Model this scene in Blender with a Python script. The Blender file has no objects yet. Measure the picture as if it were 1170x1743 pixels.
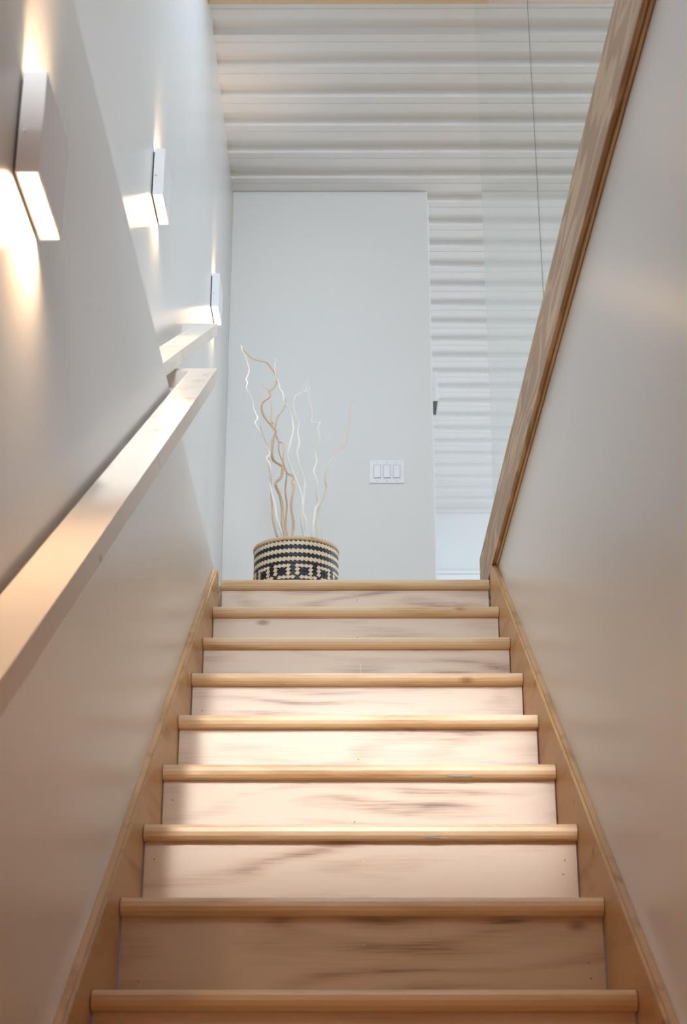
import bpy, bmesh, math, random
from mathutils import Vector, Matrix
random.seed(7)
C = bpy.context.scene.collection
sc = bpy.context.scene

# ------------------------------------------------------------------ camera
ZO = 1.309                       # eye height above the lower hall floor
cam_d = bpy.data.cameras.new('camera'); cam = bpy.data.objects.new('camera', cam_d)
C.objects.link(cam)
cam.location = (0, 0, ZO)
cam.rotation_euler = (math.pi/2 + 0.3738, 0, 0.0024)
cam_d.sensor_fit = 'VERTICAL'; cam_d.sensor_height = 36.0
cam_d.lens = 36.0 * 2579.0 / 1743.0
cam_d.clip_start = 0.02
cam_d.dof.use_dof = True; cam_d.dof.focus_distance = 5.0; cam_d.dof.aperture_fstop = 9.0
sc.camera = cam

# ------------------------------------------------------------------ world, exposure, daylight
w = bpy.data.worlds.new('world'); sc.world = w; w.use_nodes = True
bg = w.node_tree.nodes['Background']
bg.inputs[0].default_value = (0.62, 0.78, 1.0, 1); bg.inputs[1].default_value = 0.6
sc.view_settings.view_transform = 'Standard'; sc.view_settings.look = 'None'
sc.view_settings.gamma = 1.0; sc.view_settings.use_curve_mapping = False
sc.view_settings.exposure = 0.0
try:
    sc.cycles.use_denoising = True
    sc.cycles.max_bounces = 12; sc.cycles.diffuse_bounces = 6; sc.cycles.transparent_max_bounces = 12
    sc.cycles.sample_clamp_indirect = 6.0
    sc.cycles.caustics_reflective = False; sc.cycles.caustics_refractive = False
except Exception: pass

def area(name, loc, aim, sx, sy, power, col, spread=180, parent=None):
    l = bpy.data.lights.new(name, 'AREA'); l.shape = 'RECTANGLE'; l.size = sx; l.size_y = sy
    l.energy = power; l.color = col; l.spread = math.radians(spread)
    o = bpy.data.objects.new(name, l); C.objects.link(o); o.location = loc
    d = (Vector(aim) - Vector(loc)).normalized()
    o.rotation_euler = d.to_track_quat('-Z', 'Y').to_euler()
    return o
DAY = (0.80, 0.90, 1.0); WARM = (1.0, 0.50, 0.20)
# lamps added for unseen windows of the upper room, right and behind the viewer
area('window_daylight', (4.9, 3.2, 4.4), (0, 3.2, 4.4), 5.0, 1.9, 32, (.66, .84, 1.0))
area('window_daylight', (.25, -3.1, 4.85), (.25, 3, 4.4), 1.5, 1.6, 215, (.77, .88, 1.0))
area('window_daylight', (4.9, 8.9, 4.3), (0, 8.9, 4.3), 3.0, 1.9, 155, (.66, .82, 1.0))
# skylight over the flight, framed by the wooden header
area('skylight', (0.01, 4.05, 5.80), (0.01, 4.05, 0), 0.22, 1.7, 22, (0.66, 0.82, 1.0))
# narrow lamp added free in the room, cut to a sun patch on the flight
area('sun_patch_lamp', (0.07, -1.3, 3.62+ZO), (0.03, 3.63, .765+ZO), 1.20, 0.98, 3.2, (1.0, 0.97, .96), 4)
# added unseen fill that tints the lower flight orange; no real fixture
area('low_warm_fill', (0.0, -1.6, 2.6), (0.0, -1.4, 0), 0.5, 0.5, 15, (1.0, .30, .04))

# ------------------------------------------------------------------ materials
def new_mat(name):
    m = bpy.data.materials.new(name); m.use_nodes = True
    nt = m.node_tree; b = nt.nodes['Principled BSDF']
    return m, nt, b
def plain(name, col, rough=0.5, metal=0.0, emit=None, es=0.0):
    m, nt, b = new_mat(name)
    b.inputs['Base Color'].default_value = (*col, 1)
    b.inputs['Roughness'].default_value = rough; b.inputs['Metallic'].default_value = metal
    if emit: b.inputs['Emission Color'].default_value = (*emit, 1); b.inputs['Emission Strength'].default_value = es
    return m
def paint(name, col, rough, bump=0.02, scale=90):
    m, nt, b = new_mat(name); N, L = nt.nodes, nt.links
    b.inputs['Roughness'].default_value = rough
    tc = N.new('ShaderNodeTexCoord')
    n1 = N.new('ShaderNodeTexNoise'); n1.inputs['Scale'].default_value = scale; n1.inputs['Detail'].default_value = 3
    L.new(tc.outputs['Object'], n1.inputs['Vector'])
    bp = N.new('ShaderNodeBump'); bp.inputs['Strength'].default_value = bump; bp.inputs['Distance'].default_value = 0.002
    L.new(n1.outputs['Fac'], bp.inputs['Height']); L.new(bp.outputs['Normal'], b.inputs['Normal'])
    n2 = N.new('ShaderNodeTexNoise'); n2.inputs['Scale'].default_value = 1.3
    L.new(tc.outputs['Object'], n2.inputs['Vector'])
    r = N.new('ShaderNodeValToRGB'); r.color_ramp.elements[0].position = .3; r.color_ramp.elements[1].position = .7
    r.color_ramp.elements[0].color = (*[c*0.975 for c in col], 1); r.color_ramp.elements[1].color = (*col, 1)
    L.new(n2.outputs['Fac'], r.inputs['Fac']); L.new(r.outputs['Color'], b.inputs['Base Color'])
    return m
def wood(name, stops, along=(1, 0, 0), rings=1.0, rough=0.4, stain=None, seed=0.0, cross=9.0, coat=0.0, fine=0.35, rw=.22):
    """boards sawn from a log: warped growth rings seen along the grain, fine fibres, broad colour drift"""
    m, nt, b = new_mat(name); N, L = nt.nodes, nt.links
    tc = N.new('ShaderNodeTexCoord'); oi = N.new('ShaderNodeObjectInfo')
    mul = N.new('ShaderNodeVectorMath'); mul.operation = 'SCALE'; mul.inputs[0].default_value = (17, 31, 23)
    L.new(oi.outputs['Random'], mul.inputs['Scale'])
    sh = N.new('ShaderNodeVectorMath'); sh.operation = 'ADD'; sh.inputs[1].default_value = (seed, seed*2, seed*3)
    L.new(mul.outputs[0], sh.inputs[0])
    add = N.new('ShaderNodeVectorMath'); add.operation = 'ADD'
    L.new(tc.outputs['Object'], add.inputs[0]); L.new(sh.outputs[0], add.inputs[1])
    def mapped(s_along, s_cross):
        mp = N.new('ShaderNodeMapping')
        mp.inputs['Scale'].default_value = [s_along if a else s_cross for a in along]
        L.new(add.outputs[0], mp.inputs['Vector']); return mp
    if len([a for a in along if a]) == 1: pass
    big = N.new('ShaderNodeTexNoise'); big.inputs['Scale'].default_value = 1.0; big.inputs['Detail'].default_value = 1.5; big.inputs['Roughness'].default_value = .45
    L.new(mapped(1.3, cross).outputs[0], big.inputs['Vector'])
    m1 = N.new('ShaderNodeMath'); m1.operation = 'MULTIPLY'; m1.inputs[1].default_value = 46 * rings
    L.new(big.outputs['Fac'], m1.inputs[0])
    m2 = N.new('ShaderNodeMath'); m2.operation = 'SINE'; L.new(m1.outputs[0], m2.inputs[0])
    m3 = N.new('ShaderNodeMath'); m3.operation = 'MULTIPLY_ADD'; m3.inputs[1].default_value = .5; m3.inputs[2].default_value = .5
    L.new(m2.outputs[0], m3.inputs[0])
    fib = N.new('ShaderNodeTexNoise'); fib.inputs['Scale'].default_value = 1.0; fib.inputs['Detail'].default_value = 5
    L.new(mapped(9, 260).outputs[0], fib.inputs['Vector'])
    drift = N.new('ShaderNodeTexNoise'); drift.inputs['Scale'].default_value = 1.0; drift.inputs['Detail'].default_value = 3
    L.new(mapped(2.2, 11).outputs[0], drift.inputs['Vector'])
    # blend: fac = .32*rings + fine*fibres + rest*drift
    a1 = N.new('ShaderNodeMath'); a1.operation = 'MULTIPLY'; a1.inputs[1].default_value = rw; L.new(m3.outputs[0], a1.inputs[0])
    a2 = N.new('ShaderNodeMath'); a2.operation = 'MULTIPLY_ADD'; a2.inputs[1].default_value = fine; L.new(fib.outputs['Fac'], a2.inputs[0]); L.new(a1.outputs[0], a2.inputs[2])
    a3 = N.new('ShaderNodeMath'); a3.operation = 'MULTIPLY_ADD'; a3.inputs[1].default_value = 1.15 - fine - (rw-.22); L.new(drift.outputs['Fac'], a3.inputs[0]); L.new(a2.outputs[0], a3.inputs[2])
    r = N.new('ShaderNodeValToRGB'); cr = r.color_ramp
    while len(cr.elements) < len(stops): cr.elements.new(0.5)
    for e, (p, c) in zip(cr.elements, stops): e.position = p; e.color = (*c, 1)
    L.new(a3.outputs[0], r.inputs['Fac'])
    col = r.outputs['Color']
    # small knots
    vo = N.new('ShaderNodeTexVoronoi'); vo.inputs['Scale'].default_value = 1.0
    L.new(mapped(3.1, 7.0).outputs[0], vo.inputs['Vector'])
    kr = N.new('ShaderNodeValToRGB'); kr.color_ramp.elements[0].position = .03; kr.color_ramp.elements[1].position = .085
    kr.color_ramp.elements[0].color = (.45, .36, .30, 1); kr.color_ramp.elements[1].color = (1, 1, 1, 1)
    L.new(vo.outputs['Distance'], kr.inputs['Fac'])
    mk = N.new('ShaderNodeMix'); mk.data_type = 'RGBA'; mk.blend_type = 'MULTIPLY'; mk.inputs['Factor'].default_value = .8
    L.new(col, mk.inputs['A']); L.new(kr.outputs['Color'], mk.inputs['B']); col = mk.outputs['Result']
    # board to board difference
    hs = N.new('ShaderNodeHueSaturation'); mr = N.new('ShaderNodeMapRange')
    mr.inputs['To Min'].default_value = .92; mr.inputs['To Max'].default_value = 1.06
    L.new(oi.outputs['Random'], mr.inputs['Value']); L.new(mr.outputs[0], hs.inputs['Value']); L.new(col, hs.inputs['Color'])
    L.new(hs.outputs['Color'], b.inputs['Base Color'])
    b.inputs['Roughness'].default_value = rough
    bp = N.new('ShaderNodeBump'); bp.inputs['Strength'].default_value = .12; bp.inputs['Distance'].default_value = .001
    L.new(fib.outputs['Fac'], bp.inputs['Height']); L.new(bp.outputs['Normal'], b.inputs['Normal'])
    if coat: b.inputs['Coat Weight'].default_value = coat; b.inputs['Coat Roughness'].default_value = .25
    return m
M = {}
M['wall'] = paint('satin_wall_paint', (.77, .76, .74), .27)
for _n in ('satin_wall_paint',):
    _m = bpy.data.materials[_n]; _b = _m.node_tree.nodes['Principled BSDF']
    _t = _m.node_tree.nodes.new('ShaderNodeTangent'); _t.direction_type = 'RADIAL'; _t.axis = 'Z'
    _m.node_tree.links.new(_t.outputs[0], _b.inputs['Tangent'])
    _b.inputs['Anisotropic'].default_value = .8; _b.inputs['Anisotropic Rotation'].default_value = .25   # roller strokes
M['wall_flat'] = paint('matt_wall_paint', (.80, .81, .80), .55)
M['ceil'] = paint('white_steel_deck', (.80, .80, .80), .38, .0)
M['tread'] = wood('pale_maple', [(.38, (.50, .29, .13)), (.52, (.69, .455, .245)), (.68, (.80, .585, .36))], rough=.35, rings=.5)
M['riser'] = wood('poplar', [(.38, (.24, .15, .105)), (.46, (.47, .335, .25)), (.54, (.67, .52, .40)), (.70, (.77, .64, .51))], rough=.45, rings=1.0, cross=7)
M['skirt'] = wood('golden_birch', [(.36, (.34, .165, .055)), (.5, (.48, .26, .10)), (.66, (.60, .36, .165))], along=(0, 1, 0), rough=.38, rings=.5)
M['rail'] = wood('pale_birch', [(.38, (.55, .36, .22)), (.46, (.78, .63, .49)), (.58, (.86, .78, .68))], along=(0, 1, 0), rough=.35, rings=.35, cross=14, fine=.2)
M['oak'] = wood('oiled_oak', [(.33, (.62, .44, .26)), (.52, (.55, .37, .20)), (.68, (.38, .22, .10))], along=(0, 1, 0), rough=.42, rings=1.1, cross=10, rw=.42, fine=.25)
M['beam'] = wood('fir', [(.35, (.60, .38, .20)), (.6, (.72, .52, .32))], rough=.5)
M['white'] = plain('powder_coated_white', (.82, .83, .84), .35)
M['gap'] = plain('shadow_line_black', (.03, .03, .035), .6)  # near-black plate colour standing for the shadow line behind each sconce
M['lens_on'] = plain('lit_diffuser', (.9, .9, .88), .4, emit=(1, .84, .64), es=8)
M['lens_off'] = plain('unlit_smoked_lens', (.16, .19, .21), .12)
M['steel'] = plain('screw_steel', (.45, .45, .47), .35, 1.0)
M['plastic'] = plain('white_plastic', (.86, .87, .90), .3)
M['groove'] = plain('switch_groove', (.30, .31, .34), .5)
M['nail'] = plain('nail_filler', (.22, .13, .09), .6)
M['mark'] = plain('grey_scuff', (.30, .33, .37), .6)
M['nail_l'] = plain('pale_nail_filler', (.80, .78, .74), .6)
M['bamboo'] = wood('bamboo_hoop', [(.35, (.50, .33, .19)), (.6, (.70, .52, .34))], rough=.5)
M['straw'] = wood('straw_strip', [(.35, (.55, .40, .26)), (.6, (.72, .58, .42))], rough=.55)
M['black'] = plain('black_strip', (.012, .013, .018), .5)
M['twig_w'] = plain('bleached_twig', (.90, .88, .82), .6)
M['twig_t'] = wood('peeled_tan_twig', [(.35, (.46, .30, .18)), (.6, (.68, .50, .33))], along=(0, 0, 1), rough=.6, cross=60)
M['twig_c'] = plain('cream_twig', (.80, .72, .56), .6)
gm, nt, b = new_mat('clear_glass'); N, L = nt.nodes, nt.links
N.remove(b)
tr = N.new('ShaderNodeBsdfTransparent'); tr.inputs[0].default_value = (.975, .985, .98, 1)
gl = N.new('ShaderNodeBsdfGlossy'); gl.inputs['Roughness'].default_value = .0; gl.inputs[0].default_value = (.95, .97, .96, 1)
fr = N.new('ShaderNodeFresnel'); fr.inputs['IOR'].default_value = 1.5
mx = N.new('ShaderNodeMixShader'); ge = N.new('ShaderNodeNewGeometry'); s1 = N.new('ShaderNodeMath'); s1.operation = 'SUBTRACT'; s1.inputs[0].default_value = 1.0
L.new(ge.outputs['Backfacing'], s1.inputs[1]); s2 = N.new('ShaderNodeMath'); s2.operation = 'MULTIPLY'
L.new(fr.outputs[0], s2.inputs[0]); L.new(s1.outputs[0], s2.inputs[1]); L.new(s2.outputs[0], mx.inputs[0]); L.new(tr.outputs[0], mx.inputs[1]); L.new(gl.outputs[0], mx.inputs[2])
L.new(mx.outputs[0], N['Material Output'].inputs['Surface']); M['glass'] = gm
M['glass_edge'] = plain('glass_edge_seal', (.03, .04, .04), .5)

# ------------------------------------------------------------------ helpers
def obj(name, bm, mat, parent=None, smooth=False, loc=None):
    me = bpy.data.meshes.new(name); bmesh.ops.recalc_face_normals(bm, faces=bm.faces[:]); bm.to_mesh(me); bm.free()
    for mm in (mat if isinstance(mat, (list, tuple)) else [mat]): me.materials.append(M[mm])
    if smooth:
        for p in me.polygons: p.use_smooth = True
    o = bpy.data.objects.new(name, me); C.objects.link(o)
    if loc is not None: o.location = loc
    if parent is not None: o.parent = parent
    return o
def box(bm, x0, x1, y0, y1, z0, z1, bev=0.0, seg=1, mi=0):
    r = bmesh.ops.create_cube(bm, size=1.0)
    bmesh.ops.scale(bm, vec=(x1-x0, y1-y0, z1-z0), verts=r['verts'])
    bmesh.ops.translate(bm, vec=((x0+x1)/2, (y0+y1)/2, (z0+z1)/2), verts=r['verts'])
    fs = set(f for v in r['verts'] for f in v.link_faces)
    for f in fs: f.material_index = mi
    if bev:
        es = list(set(e for v in r['verts'] for e in v.link_edges))
        bmesh.ops.bevel(bm, geom=es, offset=bev, segments=seg, profile=.5, affect='EDGES')
    return bm
def bx(*a, **k):
    return box(bmesh.new(), *a, **k)
def prism_x(bm, poly, x0, x1):
    """extrude a (y, z) polygon along x"""
    a = [bm.verts.new((x0, y, z)) for y, z in poly]; b_ = [bm.verts.new((x1, y, z)) for y, z in poly]
    n = len(poly)
    bm.faces.new(a); bm.faces.new(b_[::-1])
    for i in range(n): bm.faces.new((a[i], a[(i+1) % n], b_[(i+1) % n], b_[i]))
    return bm
def bevel_all(bm, off, seg=2):
    es = [e for e in bm.edges if len(e.link_faces) == 2 and e.calc_face_angle(0) > .4]
    bmesh.ops.bevel(bm, geom=es, offset=off, segments=seg, profile=.5, affect='EDGES'); return bm
def disc(bm, c, axis, r, h, n=12):
    ax = Vector(axis).normalized(); q = ax.to_track_quat('Z', 'Y').to_matrix().to_4x4()
    bmesh.ops.create_cone(bm, cap_ends=True, segments=n, radius1=r, radius2=r, depth=h, matrix=Matrix.Translation(c) @ q); return bm
def tube(bm, pts, radii, n=8):
    """closed swept tube through pts with a radius at each; returns nothing"""
    P = [Vector(p) for p in pts]; rings = []
    up = Vector((0, 1, 0))
    for i, p in enumerate(P):
        t = (P[min(i+1, len(P)-1)] - P[max(i-1, 0)]).normalized()
        a = t.cross(up)
        a = a.normalized() if a.length > 1e-4 else Vector((1, 0, 0))
        b_ = t.cross(a).normalized()
        rings.append([bm.verts.new(p + (a*math.cos(2*math.pi*k/n) + b_*math.sin(2*math.pi*k/n))*radii[i]) for k in range(n)])
    for r0, r1 in zip(rings, rings[1:]):
        for k in range(n): bm.faces.new((r0[k], r0[(k+1) % n], r1[(k+1) % n], r1[k]))
    bm.faces.new(rings[0]); bm.faces.new(rings[-1][::-1])
def smooth_path(pts, sub=3):
    P = [Vector(p) for p in pts]; out = []
    for i in range(len(P)-1):
        p0, p1, p2, p3 = P[max(i-1, 0)], P[i], P[i+1], P[min(i+2, len(P)-1)]
        for s in range(sub):
            t = s/sub
            out.append(.5*((2*p1) + (p2-p0)*t + (2*p0-5*p1+4*p2-p3)*t*t + (3*p1-p0-3*p2+p3)*t**3))
    out.append(P[-1]); return out
def empty(name, loc, label, cat, group=None):
    o = bpy.data.objects.new(name, None); C.objects.link(o); o.location = loc; o.empty_display_size = .1
    o['label'] = label; o['category'] = cat
    if group: o['group'] = group
    return o
def under(o, root):
    """parent o (built in world coordinates) to root without moving it"""
    o.parent = root; o.matrix_parent_inverse = Matrix.Translation(-Vector(root.location)); return o
def struct(o):
    o['kind'] = 'structure'; return o
# ------------------------------------------------------------------ dimensions
XL, XR = -.429, .485            # between the skirt boards
TS = .019                       # skirt board thickness
WL, WR = XL-TS, XR+TS           # plaster of the stair walls
XU = -.589                      # upper left wall
RUN, RISE = .27965, .18630
Y0, Z0 = 4.8812, 1.6722 + ZO    # nosing of the landing
ZC = 4.415 + ZO                 # ceiling
YB = 6.708
YN, YF, XE = -3.2, 11.304, 5.0
SL = RISE/RUN
ZTL = 1.6889 + ZO               # top of the lower left wall
ZTR = 1.686 + ZO
def nz(y): return Z0 + (y-Y0)*SL

# ------------------------------------------------------------------ structure
struct(obj('floor', bx(WL-.2, XE, YN, 0.9, -.12, 0.0), 'oak'))
struct(obj('floor', bx(XU-.1, WR+.1, Y0+.07, YF, Z0-.30, Z0-.002), 'oak'))
struct(obj('floor', bx(WR+.1, XE, YN, YF, Z0-.30, Z0-.002), 'oak'))
struct(obj('wall_left', bx(WL-.016, WL, YN, Y0+.02, 0, ZTL, bev=.002), 'wall'))
struct(obj('wall_left', bx(XU-.12, XU, YN, YF, 0, ZC+.12), 'wall'))
struct(obj('trim_1', bx(XU, WL-.016, YN, Y0+.02, Z0-.3, Z0-.06), 'wall'))
struct(obj('wall_right', bx(WR, WR+.1, YN, Y0+.25, 0, ZTR), 'wall'))
struct(obj('wall_back', bx(XU, .419, YB, YB+.12, Z0-.01, ZC+.05, bev=.003), 'wall_flat'))
struct(obj('wall_middle', bx(.33, .430, YB+.12, YF, Z0-.01, ZC+.05, bev=.003), 'wall_flat'))
struct(obj('wall_far', bx(XU, XE, YF, YF+.12, Z0-.3, ZC+.05), 'wall_flat'))
struct(obj('wall_side', bx(XE, XE+.12, YN, YF, Z0-.3, ZC+.05), 'wall_flat'))
struct(obj('wall_near', bx(XU, XE, YN-.12, YN, 0, ZC+.05), 'wall_flat'))
bm = bx(.43, 2.6, YF-.035, YF, 3.80+ZO, 3.895+ZO, bev=.004); box(bm, .43, 2.62, YF-.06, YF, 3.895+ZO, 3.918+ZO, bev=.003)
struct(obj('trim_2', bm, 'white'))
# unseen frames added on the solid walls behind the daylight lamps
def window(name, n, x0, x1, y0, y1, z0, z1):
    f = .05; ax = 'x' if x1-x0 > y1-y0 else 'y'
    bm = bmesh.new()
    for za, zb in ((z0-f, z0), (z1, z1+f)):
        box(bm, x0-(f if ax == 'x' else 0), x1+(f if ax == 'x' else 0), y0-(f if ax == 'y' else 0), y1+(f if ax == 'y' else 0), za, zb, bev=.004)
    for i in range(n+1):
        if ax == 'x': c = x0-f/2 + (x1-x0+f)*i/n; box(bm, c-f/2, c+f/2, y0, y1, z0, z1, bev=.004)
        else: c = y0-f/2 + (y1-y0+f)*i/n; box(bm, x0, x1, c-f/2, c+f/2, z0, z1, bev=.004)
    struct(obj(name, bm, 'white'))
window('window_frame_1', 2, -.52, 1.02, YN, YN+.06, 4.02, 5.66)
window('window_frame_2', 4, XE-.06, XE, .65, 5.75, 3.42, 5.38+ZO-1.05)
window('window_frame_3', 3, XE-.06, XE, 7.35, 10.45, 3.32, 5.30)
# slab over the lower hall, behind the viewer
struct(obj('ceiling_lower', bx(WL, WR, YN, .99, Z0-.30, Z0), 'skirt'))
# profiled white steel deck: flutes run across the stair
bm = bmesh.new(); P = .2223; pts = []; y = 5.366 - 39*P
while y < YF:
    pts += [(y-.0005, ZC), (y, ZC+.032), (y+.096, ZC+.032), (y+.106, ZC), (y+.150, ZC), (y+.152, ZC+.003), (y+.158, ZC+.003), (y+.160, ZC)]
    y += P
def deck(bm, x0, x1, sel):
    a = [bm.verts.new((x0, yy, zz)) for yy, zz in sel]; b_ = [bm.verts.new((x1, yy, zz)) for yy, zz in sel]
    for i in range(len(sel)-1): bm.faces.new((a[i], b_[i], b_[i+1], a[i+1]))
    t0 = [bm.verts.new((x, yy, ZC+.12)) for x in (x0, x1) for yy in (sel[0][0], sel[-1][0])]
    bm.faces.new((t0[0], t0[1], t0[3], t0[2]))      # upper skin so that the deck has thickness
deck(bm, XU-.02, .600, [p for p in pts if p[0] < 2.15])
deck(bm, XU-.02, .600, [p for p in pts if p[0] > 5.0])
deck(bm, .600, XE, pts)
struct(obj('ceiling', bm, 'ceil'))
# wooden frame of the skylight; its far member is the header in view
struct(obj('trim_3', bx(XU, .603, 4.985, 5.217, 4.368+ZO, ZC+.001, bev=.003), 'beam'))
struct(obj('trim_4', bx(XU, .603, 2.0, 2.16, 4.368+ZO, ZC+.001, bev=.003), 'beam'))
struct(obj('trim_5', bx(.570, .603, 2.16, 4.985, 4.368+ZO, ZC+.2, bev=.003), 'beam'))

# curb on top of the right wall: oak fascia, dark bead under it
curb = empty('guard_curb', (.54, 3.6, ZTR), 'oak faced curb capping the right stair wall under the glass', 'curb')
under(obj('fascia_board', bx(XR, XR+.012, -1.0, 5.222, ZTR+.0005, 1.861+ZO, bev=.0015), 'oak'), curb)
bm = bx(XR+.012, WR+.1, -1.0, 5.222, ZTR+.0005, 1.861+ZO)
under(obj('core', bm, 'skirt'), curb)
bm = bx(XR+.0125, WR, -1.0, 4.76, ZTR-.012, ZTR+.0004, bev=.003)
struct(obj('trim_6', bm, 'skirt'))

# full height glass panes on the curb
gg = empty('glass_screen', (.51, 3.4, 1.861+ZO), 'clear full height glass screen standing on the oak curb', 'glass screen')
for ya, yb_ in ((3.4240, 4.843), (1.9904, 3.4204), (.55, 1.987)):
    p = under(obj('glass_pane', bx(.505, .515, ya, yb_, 1.861+ZO, ZC-.001), 'glass'), gg)
for ya in (3.4222, 1.9888):
    under(obj('joint', bx(.505, .507, ya-.0014, ya+.0014, 1.861+ZO, ZC-.001), 'glass_edge'), gg)

# ------------------------------------------------------------------ staircase
st = empty('staircase', ((XL+XR)/2, Y0-15*RUN, 0), 'closed wooden staircase climbing between two walls to landing', 'staircase')
def tread_bm(depth):
    t = .0345; n = 6; poly = []
    for i in range(n+1):
        a_ = math.pi/2 + math.pi*i/n
        poly.append((t/2*.95 + t/2*.95*math.cos(a_), -t/2 + t/2*math.sin(a_)))
    poly += [(depth, -t), (depth, 0)]
    return prism_x(bmesh.new(), poly, -.4555, .4555)
xc = (XL+XR)/2
first_t = obj('tread', tread_bm(RUN+.020), 'tread', smooth=False)
rh = RISE-.0345
def riser_bm():
    return box(bmesh.new(), -.4545, .4545, 0, .017, -rh-.0345, 0, bev=.0006)
first_r = obj('riser', riser_bm(), 'riser')
def nail_bm(): return disc(bmesh.new(), (0, 0, 0), (0, 1, 0), .0016, .0016, 8)
nail_d = obj('nail', nail_bm(), 'nail'); nail_p = obj('nail', nail_bm(), 'nail_l')
used_d = used_p = False
land_tread = None
for k in range(16):
    t = first_t if k == 0 else first_t.copy()
    if k: C.objects.link(t)
    t.location = (xc, Y0-k*RUN, Z0-k*RISE); under(t, st)
    r = first_r if k == 0 else first_r.copy()
    if k: C.objects.link(r)
    r.location = (xc, Y0-k*RUN+.025, Z0-k*RISE-.0345); under(r, st)
    if k < 9:
        rng = random.Random(k*5+1)
        for sx in (-1, -1, 0, 1, 1):
            pale = rng.random() < .35
            src = nail_p if pale else nail_d
            fresh = (pale and not used_p) or (not pale and not used_d)
            n_ = src if fresh else src.copy()
            if pale: used_p = True
            else: used_d = True
            if not fresh: C.objects.link(n_)
            n_.parent = r; n_.matrix_parent_inverse = Matrix.Identity(4)
            n_.location = (sx*.425 + rng.uniform(-.012, .012), -.0003, -rng.uniform(.025, .13))
def skirt(x0, x1, off, zclip, ytop):
    """board following the pitch, level cut at the top"""
    yb = .45; yclip = Y0 + (zclip-Z0-off)/SL
    poly = [(yb, 0.0), (yb, max(0.02, nz(yb)+off)), (yclip, zclip), (ytop, zclip), (ytop, zclip-.26), (ytop-.12, zclip-.42)]
    poly.append((yb+.35, 0.0))
    return bevel_all(prism_x(bmesh.new(), poly, x0, x1), .0035, 2)
o = under(obj('skirt_board', skirt(WL+.0003, XL, .075, 1.655+ZO, Y0-.085), 'skirt'), st)
o = under(obj('skirt_board', skirt(XR, WR-.0003, .076, ZTR-.001, Y0-.02), 'skirt'), st)
by_k = {round((Z0-c.matrix_basis.translation.z)/RISE): c for c in st.children if c.name.startswith('tread')}
for k, xa, xb in ((5, .205, .262), (6, .137, .168)):
    m_ = obj('scuff_mark', bx(xa, xb, .0035, .0065, -.0305, -.0265), 'mark'); m_.parent = by_k[k]; m_.matrix_parent_inverse = Matrix.Identity(4)
rs = [c for c in st.children if c.name.startswith('riser') and abs(c.matrix_basis.translation.z-(Z0-2*RISE-.0345)) < .001][0]
m_ = obj('paint_streak', bx(.0115, .0130, -.0007, 0, -.125, -.045), 'nail_l'); m_.parent = rs; m_.matrix_parent_inverse = Matrix.Identity(4)
# slim bead capping each skirt board
for xa, xb, off, ye in ((WL+.0003, WL+.0125, .0755, Y0-.148), (XR+.0065, WR-.0003, .0775, Y0-.105)):
    ya = .5
    poly = [(ya, nz(ya)+off-.004), (ya, nz(ya)+off+.004), (ye, nz(ye)+off+.004), (ye, nz(ye)+off-.004)]
    under(obj('cap_bead', prism_x(bmesh.new(), poly, xa, xb), 'skirt'), st)

# ------------------------------------------------------------------ handrails
def rail_bm(y0, y1, xin, xout, hfun, slope, tv):
    poly = [(y0, hfun(y0)-tv), (y0, hfun(y0)), (y1, hfun(y1)), (y1, hfun(y1)-tv)]
    return bevel_all(prism_x(bmesh.new(), poly, xout, xin), .0035, 2)
h1 = lambda y: nz(y) + .970
hr = empty('handrail', (-.40, 2.5, h1(2.5)), 'pale birch handrail running the full flight along lower left wall', 'handrail')
ye = 3.805
under(obj('rail', rail_bm(-.6, ye, -.363, -.4375, h1, SL, .047), 'rail'), hr)
poly = [(ye-.074*.83, h1(ye-.074*.83)-.050), (ye-.074*.83, h1(ye-.074*.83)), (ye, h1(ye)), (ye, h1(ye)-.047)]
under(obj('wall_return', bevel_all(prism_x(bmesh.new(), poly, XU, -.4375), .004, 2), 'rail'), hr)
for yy in (2.9, 1.2, 0.0):
    z = h1(yy)-.047
    bm = bx(WL, -.40, yy-.02, yy+.02, z-.055, z+.01, bev=.004)
    under(obj('bracket', bm, 'steel'), hr)
zf, zn, yf_, yn_ = 2.642+ZO, 1.742+ZO, 4.862, 3.42
h2 = lambda y: zf + (y-yf_)*(zf-zn)/(yf_-yn_)
hr2 = empty('handrail', (-.5, 4.2, h2(4.2)), 'short upper birch handrail ending below the farthest lit sconce', 'handrail')
under(obj('rail', rail_bm(3.36, yf_, -.468, -.543, h2, .62, .046), 'rail'), hr2)
poly = [(yf_-.062, h2(yf_-.062)-.046), (yf_-.062, h2(yf_-.062)), (yf_, h2(yf_)), (yf_, h2(yf_)-.046)]
under(obj('wall_return', bevel_all(prism_x(bmesh.new(), poly, XU, -.543), .003, 2), 'rail'), hr2)

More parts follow.
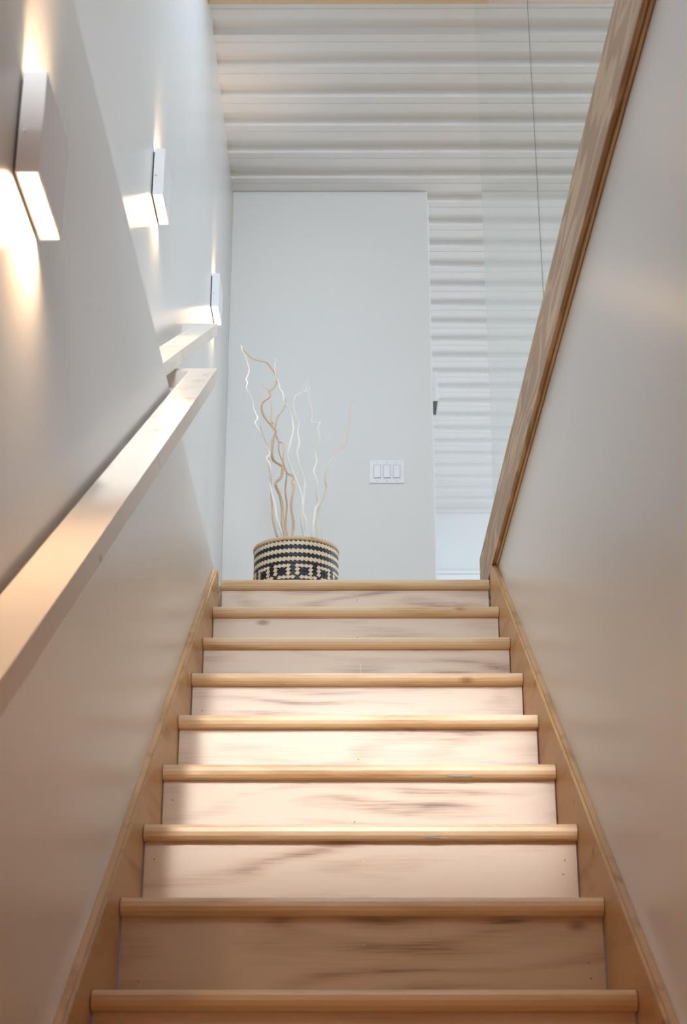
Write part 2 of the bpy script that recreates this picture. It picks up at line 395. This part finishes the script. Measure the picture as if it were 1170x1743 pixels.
# ------------------------------------------------------------------ sconces
def sconce(loc, label, lit=True, warm=(1, .66, .38), pw=1.0):
    """box .174 long (y), .036 deep (x), .162 high; loc = near lower corner on the wall face"""
    s = empty('wall_sconce', loc, label, 'wall lamp', 'box sconces on the stair walls')
    Lh, D, H = .174, .036, .162; g = .004
    bm = bmesh.new()
    # shell: four sides, open up and down
    t = .003
    box(bm, g, D, 0, t, 0, H); box(bm, g, D, Lh-t, Lh, 0, H)
    box(bm, D-t, D, t, Lh-t, 0, H); box(bm, g, g+t, t, Lh-t, 0, H)
    obj('housing', bm, 'white', s)
    obj('backplate', bx(0, g, .008, Lh-.008, .008, H-.008), 'gap', s)
    lm = 'lens_on' if lit else 'lens_off'
    o = obj('lower_lens', bx(g+t, D-t, t, Lh-t, .004, .010), lm, s); o['label'] = 'glowing lower diffuser' if lit else 'dark unlit lower lens'
    o = obj('upper_lens', bx(g+t, D-t, t, Lh-t, H-.010, H-.004), lm, s)
    obj('screw', disc(bmesh.new(), (D*.32, -.0006, H*.40), (0, 1, 0), .0022, .002, 10), 'steel', s)
    if lit:
        x, y, z = loc
        area('sconce_glow_down', (x+D/2, y+Lh/2, z-.002), (x+D/2, y+Lh/2, z-1), D-.01, Lh-.012, 2.0*pw, warm, 150)
        area('sconce_glow_up', (x+D/2, y+Lh/2, z+H+.002), (x+D/2, y+Lh/2, z+9), D-.01, Lh-.012, .5*pw, warm, 60)
    return s
sconce((WL, 1.719, 1.164+ZO), 'large blurred lit box sconce nearest the viewer on lower left wall', pw=1.15)
sconce((XU, 3.896, 2.558+ZO), 'lit white box sconce midway up the left wall', pw=.5)
sconce((XU, 5.761, 3.215+ZO), 'farthest lit white box sconce, above the upper handrail end', pw=.55)
sconce((.430, 6.97, 3.341+ZO), 'unlit white box sconce peeking out behind the back wall edge', lit=False)

# ------------------------------------------------------------------ switch plate
sw = empty('light_switch', (.1925, YB, 2.837+ZO), 'white three gang rocker switch plate on the back wall', 'light switch')
hw, hh = .0845, .060
obj('cover_plate', bx(-hw, hw, -.006, 0, -hh, hh, bev=.002, seg=2), 'plastic', sw)
for i, dx in enumerate((-.0465, 0, .0465)):
    f = obj('rocker_frame', bx(dx-.0172, dx+.0172, -.0066, -.0055, -.0345, .0345), 'groove', sw)
    bm = bmesh.new()
    poly = [(-.0066, -.0325), (-.0115 if i != 2 else -.0100, -.0310), (-.0080, .0325), (-.0066, .0325)]
    prism_x(bm, poly, dx-.0155, dx+.0155)
    obj('rocker', bm, 'plastic', sw)
    for dz in (-.0485, .0485):
        obj('screw', disc(bmesh.new(), (dx, -.0066, dz), (0, 1, 0), .0024, .0016, 10), 'steel', sw)

# ------------------------------------------------------------------ basket
BX, BY, BR_ = -.2165, 6.082, .1815; BH = 2.2085+ZO-Z0
bk = empty('woven_basket', (BX, BY, Z0), 'tall black and tan woven basket standing on the landing', 'basket')
bm = bmesh.new(); n = 60
prof = [(BR_-.014, BH-.01), (BR_-.014, .02), (0, .02), None, (0, 0), (BR_-.006, 0), (BR_-.004, .01), (BR_-.004, BH-.004), (BR_-.014, BH-.004)]
def lathe(bm, prof, n):
    rows = []
    for r_, z_ in prof:
        if r_ <= 0: rows.append([bm.verts.new((0, 0, z_))]*n)
        else: rows.append([bm.verts.new((r_*math.cos(2*math.pi*i/n), r_*math.sin(2*math.pi*i/n), z_)) for i in range(n)])
    for r0, r1 in zip(rows, rows[1:]):
        for i in range(n):
            vs = []
            for v in (r0[i], r0[(i+1) % n], r1[(i+1) % n], r1[i]):
                if v not in vs: vs.append(v)
            if len(vs) > 2: bm.faces.new(vs)
lathe(bm, [(0, .02), (BR_-.014, .02), (BR_-.014, BH-.004), (BR_-.004, BH-.004), (BR_-.004, .004), (BR_-.010, 0), (0, 0)], n)
obj('basket_body', bm, 'black', bk, smooth=True)
bm = bmesh.new(); lathe(bm, [(BR_-.016, BH-.016), (BR_-.016, BH-.002), (BR_-.008, BH+.001), (BR_+.001, BH-.001), (BR_+.0025, BH-.006), (BR_+.0015, BH-.017), (BR_-.016, BH-.016)], 72)
o = obj('rim_hoop', bm, 'bamboo', bk, smooth=True); o['label'] = 'pale bamboo hoop rim'
# hoop lap joint
a_ = -math.pi/2 + .40
bm = bx(-.006, .006, -.0012, .0012, -.0075, .0075, bev=.0005)
o = obj('hoop_joint', bm, 'skirt', bk, loc=((BR_+.0022)*math.cos(a_), (BR_+.0022)*math.sin(a_), BH-.0095)); o.rotation_euler.z = a_+math.pi/2
# weave: leaning strips in rows; the motif rows repeat every five strips
NS = 60; tan, blk = bmesh.new(), bmesh.new()
def strip(bm, i, z0, h, lean, wd, lift):
    q = []
    da = 2*math.pi/NS
    for (f, zz) in ((0, z0+.3*h), (wd, z0-.05*h), (wd+lean, z0+.75*h), (lean, z0+1.1*h)):
        q.append(((i+f)*da, zz))
    vi = []; vo = []
    for an, zz in q:
        for r_, lst in ((BR_-.005, vi), (BR_-.0025+lift, vo)):
            lst.append(bm.verts.new((r_*math.cos(an), r_*math.sin(an), zz)))
    bm.faces.new(vo)
    for k in range(4): bm.faces.new((vi[k], vi[(k+1) % 4], vo[(k+1) % 4], vo[k]))
motif = ['11110', '10010', '10010', '01111']
z = BH-.0185; row = 0
plan = ['t', 'b', 't', 'b', 't', 'B'] + motif + ['B', 't', 'b', 't', 'b', 't', 'B'] + motif + ['B', 't', 'b', 't', 'b', 't'] + ['b']*10
for rw in plan:
    h = {'t': .0215, 'b': .0135, 'B': .011}.get(rw, .0165)
    z -= h
    if z < .006: break
    for i in range(NS):
        on = rw == 't' or (len(rw) == 5 and rw[i % 5] == '1')
        off = (row % 2)*.5 if len(rw) < 5 else 0
        strip(tan if on else blk, i+off, z, h*.96, .62 if rw == 't' else .45, .74 if rw == 't' else (.80 if on else .97), .0014 if on else .0006)
    row += 1
o = obj('tan_weave', tan, 'straw', bk); o['kind'] = 'stuff'; o['label'] = 'tan straw strips in slanted bands'
o = obj('black_weave', blk, 'black', bk); o['kind'] = 'stuff'

# ------------------------------------------------------------------ curly willow branches
BR={"A":(0.0034,[(-0.2696,6.0365,3.5076),(-0.2766,6.0136,3.5698),(-0.2959,6.0,3.6259),(-0.3063,6.0157,3.6922),(-0.323,6.0377,3.7658),(-0.3333,6.0337,3.8197),(-0.3275,6.0097,3.8468),(-0.3332,6.0007,3.8876),(-0.3476,6.02,3.9217),(-0.3369,6.0393,3.9525),(-0.3584,6.0303,3.9972),(-0.3736,6.0062,4.0317),(-0.3999,6.0023,4.0803),(-0.3891,6.0243,4.1117),(-0.4093,6.04,4.1642),(-0.4166,6.0263,4.2064),(-0.441,6.0034,4.2453),(-0.4373,6.0048,4.2773),(-0.4456,6.0284,4.3058),(-0.4339,6.0397,4.3522),(-0.4466,6.0221,4.4025),(-0.4635,6.0014,4.435),(-0.4706,6.0079,4.464)]),"B":(0.0036,[(-0.2819,6.0895,3.5266),(-0.3014,6.0706,3.5862),(-0.3182,6.0801,3.6595),(-0.326,6.1041,3.747),(-0.3303,6.1074,3.8148),(-0.3345,6.0852,3.8763),(-0.3384,6.07,3.9175),(-0.3467,6.0841,3.959),(-0.3422,6.1068,3.9936),(-0.3616,6.1049,4.0424),(-0.3743,6.0811,4.0704),(-0.3812,6.0704,4.0985)]),"C":(0.0052,[(-0.2636,6.0829,3.517),(-0.2678,6.0854,3.5965),(-0.2779,6.1093,3.6499),(-0.2803,6.1195,3.7306),(-0.2924,6.1011,3.7848),(-0.3107,6.0811,3.8257),(-0.2872,6.0887,3.8599),(-0.2816,6.1129,3.908),(-0.2883,6.1182,3.9287),(-0.3202,6.0968,3.9425),(-0.3272,6.0801,3.9772),(-0.3222,6.0926,4.0608),(-0.3163,6.1159,4.0959),(-0.3689,6.1159,4.1666),(-0.3776,6.0926,4.2163),(-0.3414,6.0801,4.2448),(-0.3452,6.0967,4.277),(-0.3263,6.1181,4.3093),(-0.314,6.113,4.3526),(-0.3474,6.0888,4.4034),(-0.3672,6.081,4.418),(-0.4231,6.101,4.4436),(-0.4735,6.1195,4.5023)]),"C1":(0.003,[(-0.3262,6.0829,4.1135),(-0.3363,6.0854,4.1382),(-0.3339,6.1093,4.1878),(-0.3414,6.1195,4.2448)]),"C2":(0.0025,[(-0.3438,6.0829,4.2735),(-0.3583,6.0854,4.2878),(-0.3816,6.1093,4.3202)]),"C3":(0.003,[(-0.3163,6.0829,4.0959),(-0.3075,6.0854,4.1453),(-0.292,6.1093,4.1807),(-0.2764,6.1195,4.2162),(-0.2736,6.1011,4.2483)]),"E":(0.0042,[(-0.2309,6.0177,3.5011),(-0.2317,6.0385,3.5665),(-0.2281,6.0322,3.6258),(-0.2382,6.008,3.6988),(-0.2268,6.0014,3.7791),(-0.2364,6.022,3.8061),(-0.2294,6.0397,3.8412),(-0.2589,6.0285,3.8569),(-0.2751,6.0048,3.8943),(-0.2736,6.0034,3.9216),(-0.2765,6.0263,3.9936),(-0.2956,6.04,4.0075),(-0.3105,6.0244,4.0317),(-0.3136,6.0024,4.0663)]),"D":(0.0036,[(-0.2529,6.122,3.5381),(-0.2601,6.1437,3.6115),(-0.2672,6.1599,3.672),(-0.262,6.147,3.7533),(-0.2692,6.1238,3.8147),(-0.2637,6.1244,3.8766),(-0.2674,6.1478,3.9181),(-0.2874,6.1598,3.9737),(-0.3007,6.1428,4.0086),(-0.3013,6.1217,4.0472),(-0.3114,6.1274,4.0789)]),"F":(0.0034,[(-0.1785,6.0655,3.5119),(-0.1821,6.0663,3.5777),(-0.195,6.0433,3.6306),(-0.1906,6.0301,3.6906),(-0.193,6.0461,3.7442),(-0.2093,6.0678,3.8117),(-0.2287,6.0635,3.8593),(-0.2578,6.0394,3.9277),(-0.2491,6.0308,3.9828),(-0.2343,6.0504,4.066),(-0.238,6.0694,4.1149),(-0.2514,6.06,4.1641),(-0.2741,6.036,4.1924),(-0.2811,6.0325,4.2349),(-0.2978,6.0547,4.2776),(-0.3014,6.07,4.3061),(-0.3181,6.056,4.342),(-0.3201,6.0332,4.3852),(-0.3159,6.035,4.4069),(-0.3389,6.0587,4.425)]),"G":(0.0034,[(-0.1836,6.139,3.5308),(-0.1811,6.1191,3.6039),(-0.1773,6.1005,3.6642),(-0.1915,6.1104,3.7114),(-0.1862,6.1344,3.8201),(-0.1866,6.1372,3.8612),(-0.2062,6.1149,3.9164),(-0.2184,6.1,3.9858),(-0.2087,6.1144,4.0346),(-0.2197,6.137,4.1049),(-0.2136,6.1347,4.1402),(-0.2382,6.1108,4.2042),(-0.2259,6.1004,4.2614),(-0.1841,6.1187,4.2901),(-0.183,6.1389,4.319),(-0.1748,6.1314,4.3515)]),"H":(0.0036,[(-0.1536,6.0451,3.5083),(-0.1479,6.0227,3.5706),(-0.1403,6.0257,3.64),(-0.1364,6.0496,3.6999),(-0.121,6.0595,3.7267),(-0.1306,6.0408,3.767),(-0.129,6.021,3.8143),(-0.1437,6.029,3.8618),(-0.1315,6.0532,3.9164),(-0.135,6.058,3.9644),(-0.1175,6.0365,3.9989),(-0.1261,6.0201,4.0648),(-0.118,6.0329,4.0961),(-0.1537,6.0561,4.1066),(-0.1502,6.0557,4.1522),(-0.1719,6.0323,4.2299),(-0.1638,6.0202,4.2653)]),"I":(0.0036,[(-0.1333,6.0865,3.5235),(-0.1244,6.0822,3.5864),(-0.1279,6.104,3.6564),(-0.1208,6.12,3.7304),(-0.0898,6.1067,3.8118),(-0.0944,6.0836,3.8528),(-0.0756,6.0846,3.9284),(-0.0503,6.1081,3.9837),(-0.0057,6.1198,4.0324),(0.0104,6.1025,4.1307),(0.0169,6.0815,4.2015),(0.0364,6.0877,4.2371)])}

info = {
 'A': ('twig_w', 'white curly branch reaching highest and farthest left in the basket', []),
 'B': ('twig_t', 'short tan curly branch at the left edge of the basket', []),
 'C': ('twig_t', 'forked tan curly branch with a thick stem, tip bending far left', ['C1', 'C2', 'C3']),
 'D': ('twig_t', 'thin tan curly branch right of the thick forked one', []),
 'E': ('twig_t', 'tan curly branch with a sharp elbow, rightmost of the left cluster', []),
 'F': ('twig_w', 'tall white curly branch crossing behind the tan ones', []),
 'G': ('twig_w', 'white curly branch rising from the basket centre to a hooked tip', []),
 'H': ('twig_w', 'white curly branch with a square kink, right of the centre', []),
 'I': ('twig_c', 'cream curly branch leaning out farthest right', [])}
for key, (mt, lab, subs) in info.items():
    r0, pts = BR[key]
    base = Vector(pts[0]); root_p = Vector((BX + (base.x-BX)*.5, BY + (base.y-BY)*.5, Z0+.021))
    e = empty('branch', root_p, lab, 'branch', 'curly branches in the basket')
    path = smooth_path([root_p, root_p.lerp(base, .5) + Vector((.004, .0, 0))] + pts)
    nP = len(path)
    rad = [r0*1.3*(1.15 - .75*(i/(nP-1))**1.3) * (1+.10*math.sin(i*1.7)) for i in range(nP)]
    bm = bmesh.new(); tube(bm, [p-root_p for p in path], rad, 8)
    obj('stem', bm, mt, e, smooth=True)
    for s in subs:
        r1, p1 = BR[s]; path = smooth_path(p1); nP = len(path)
        bm = bmesh.new(); tube(bm, [p-root_p for p in path], [r1*1.3*(1.0-.6*i/(nP-1)) for i in range(nP)], 7)
        obj('twig', bm, mt, e, smooth=True)
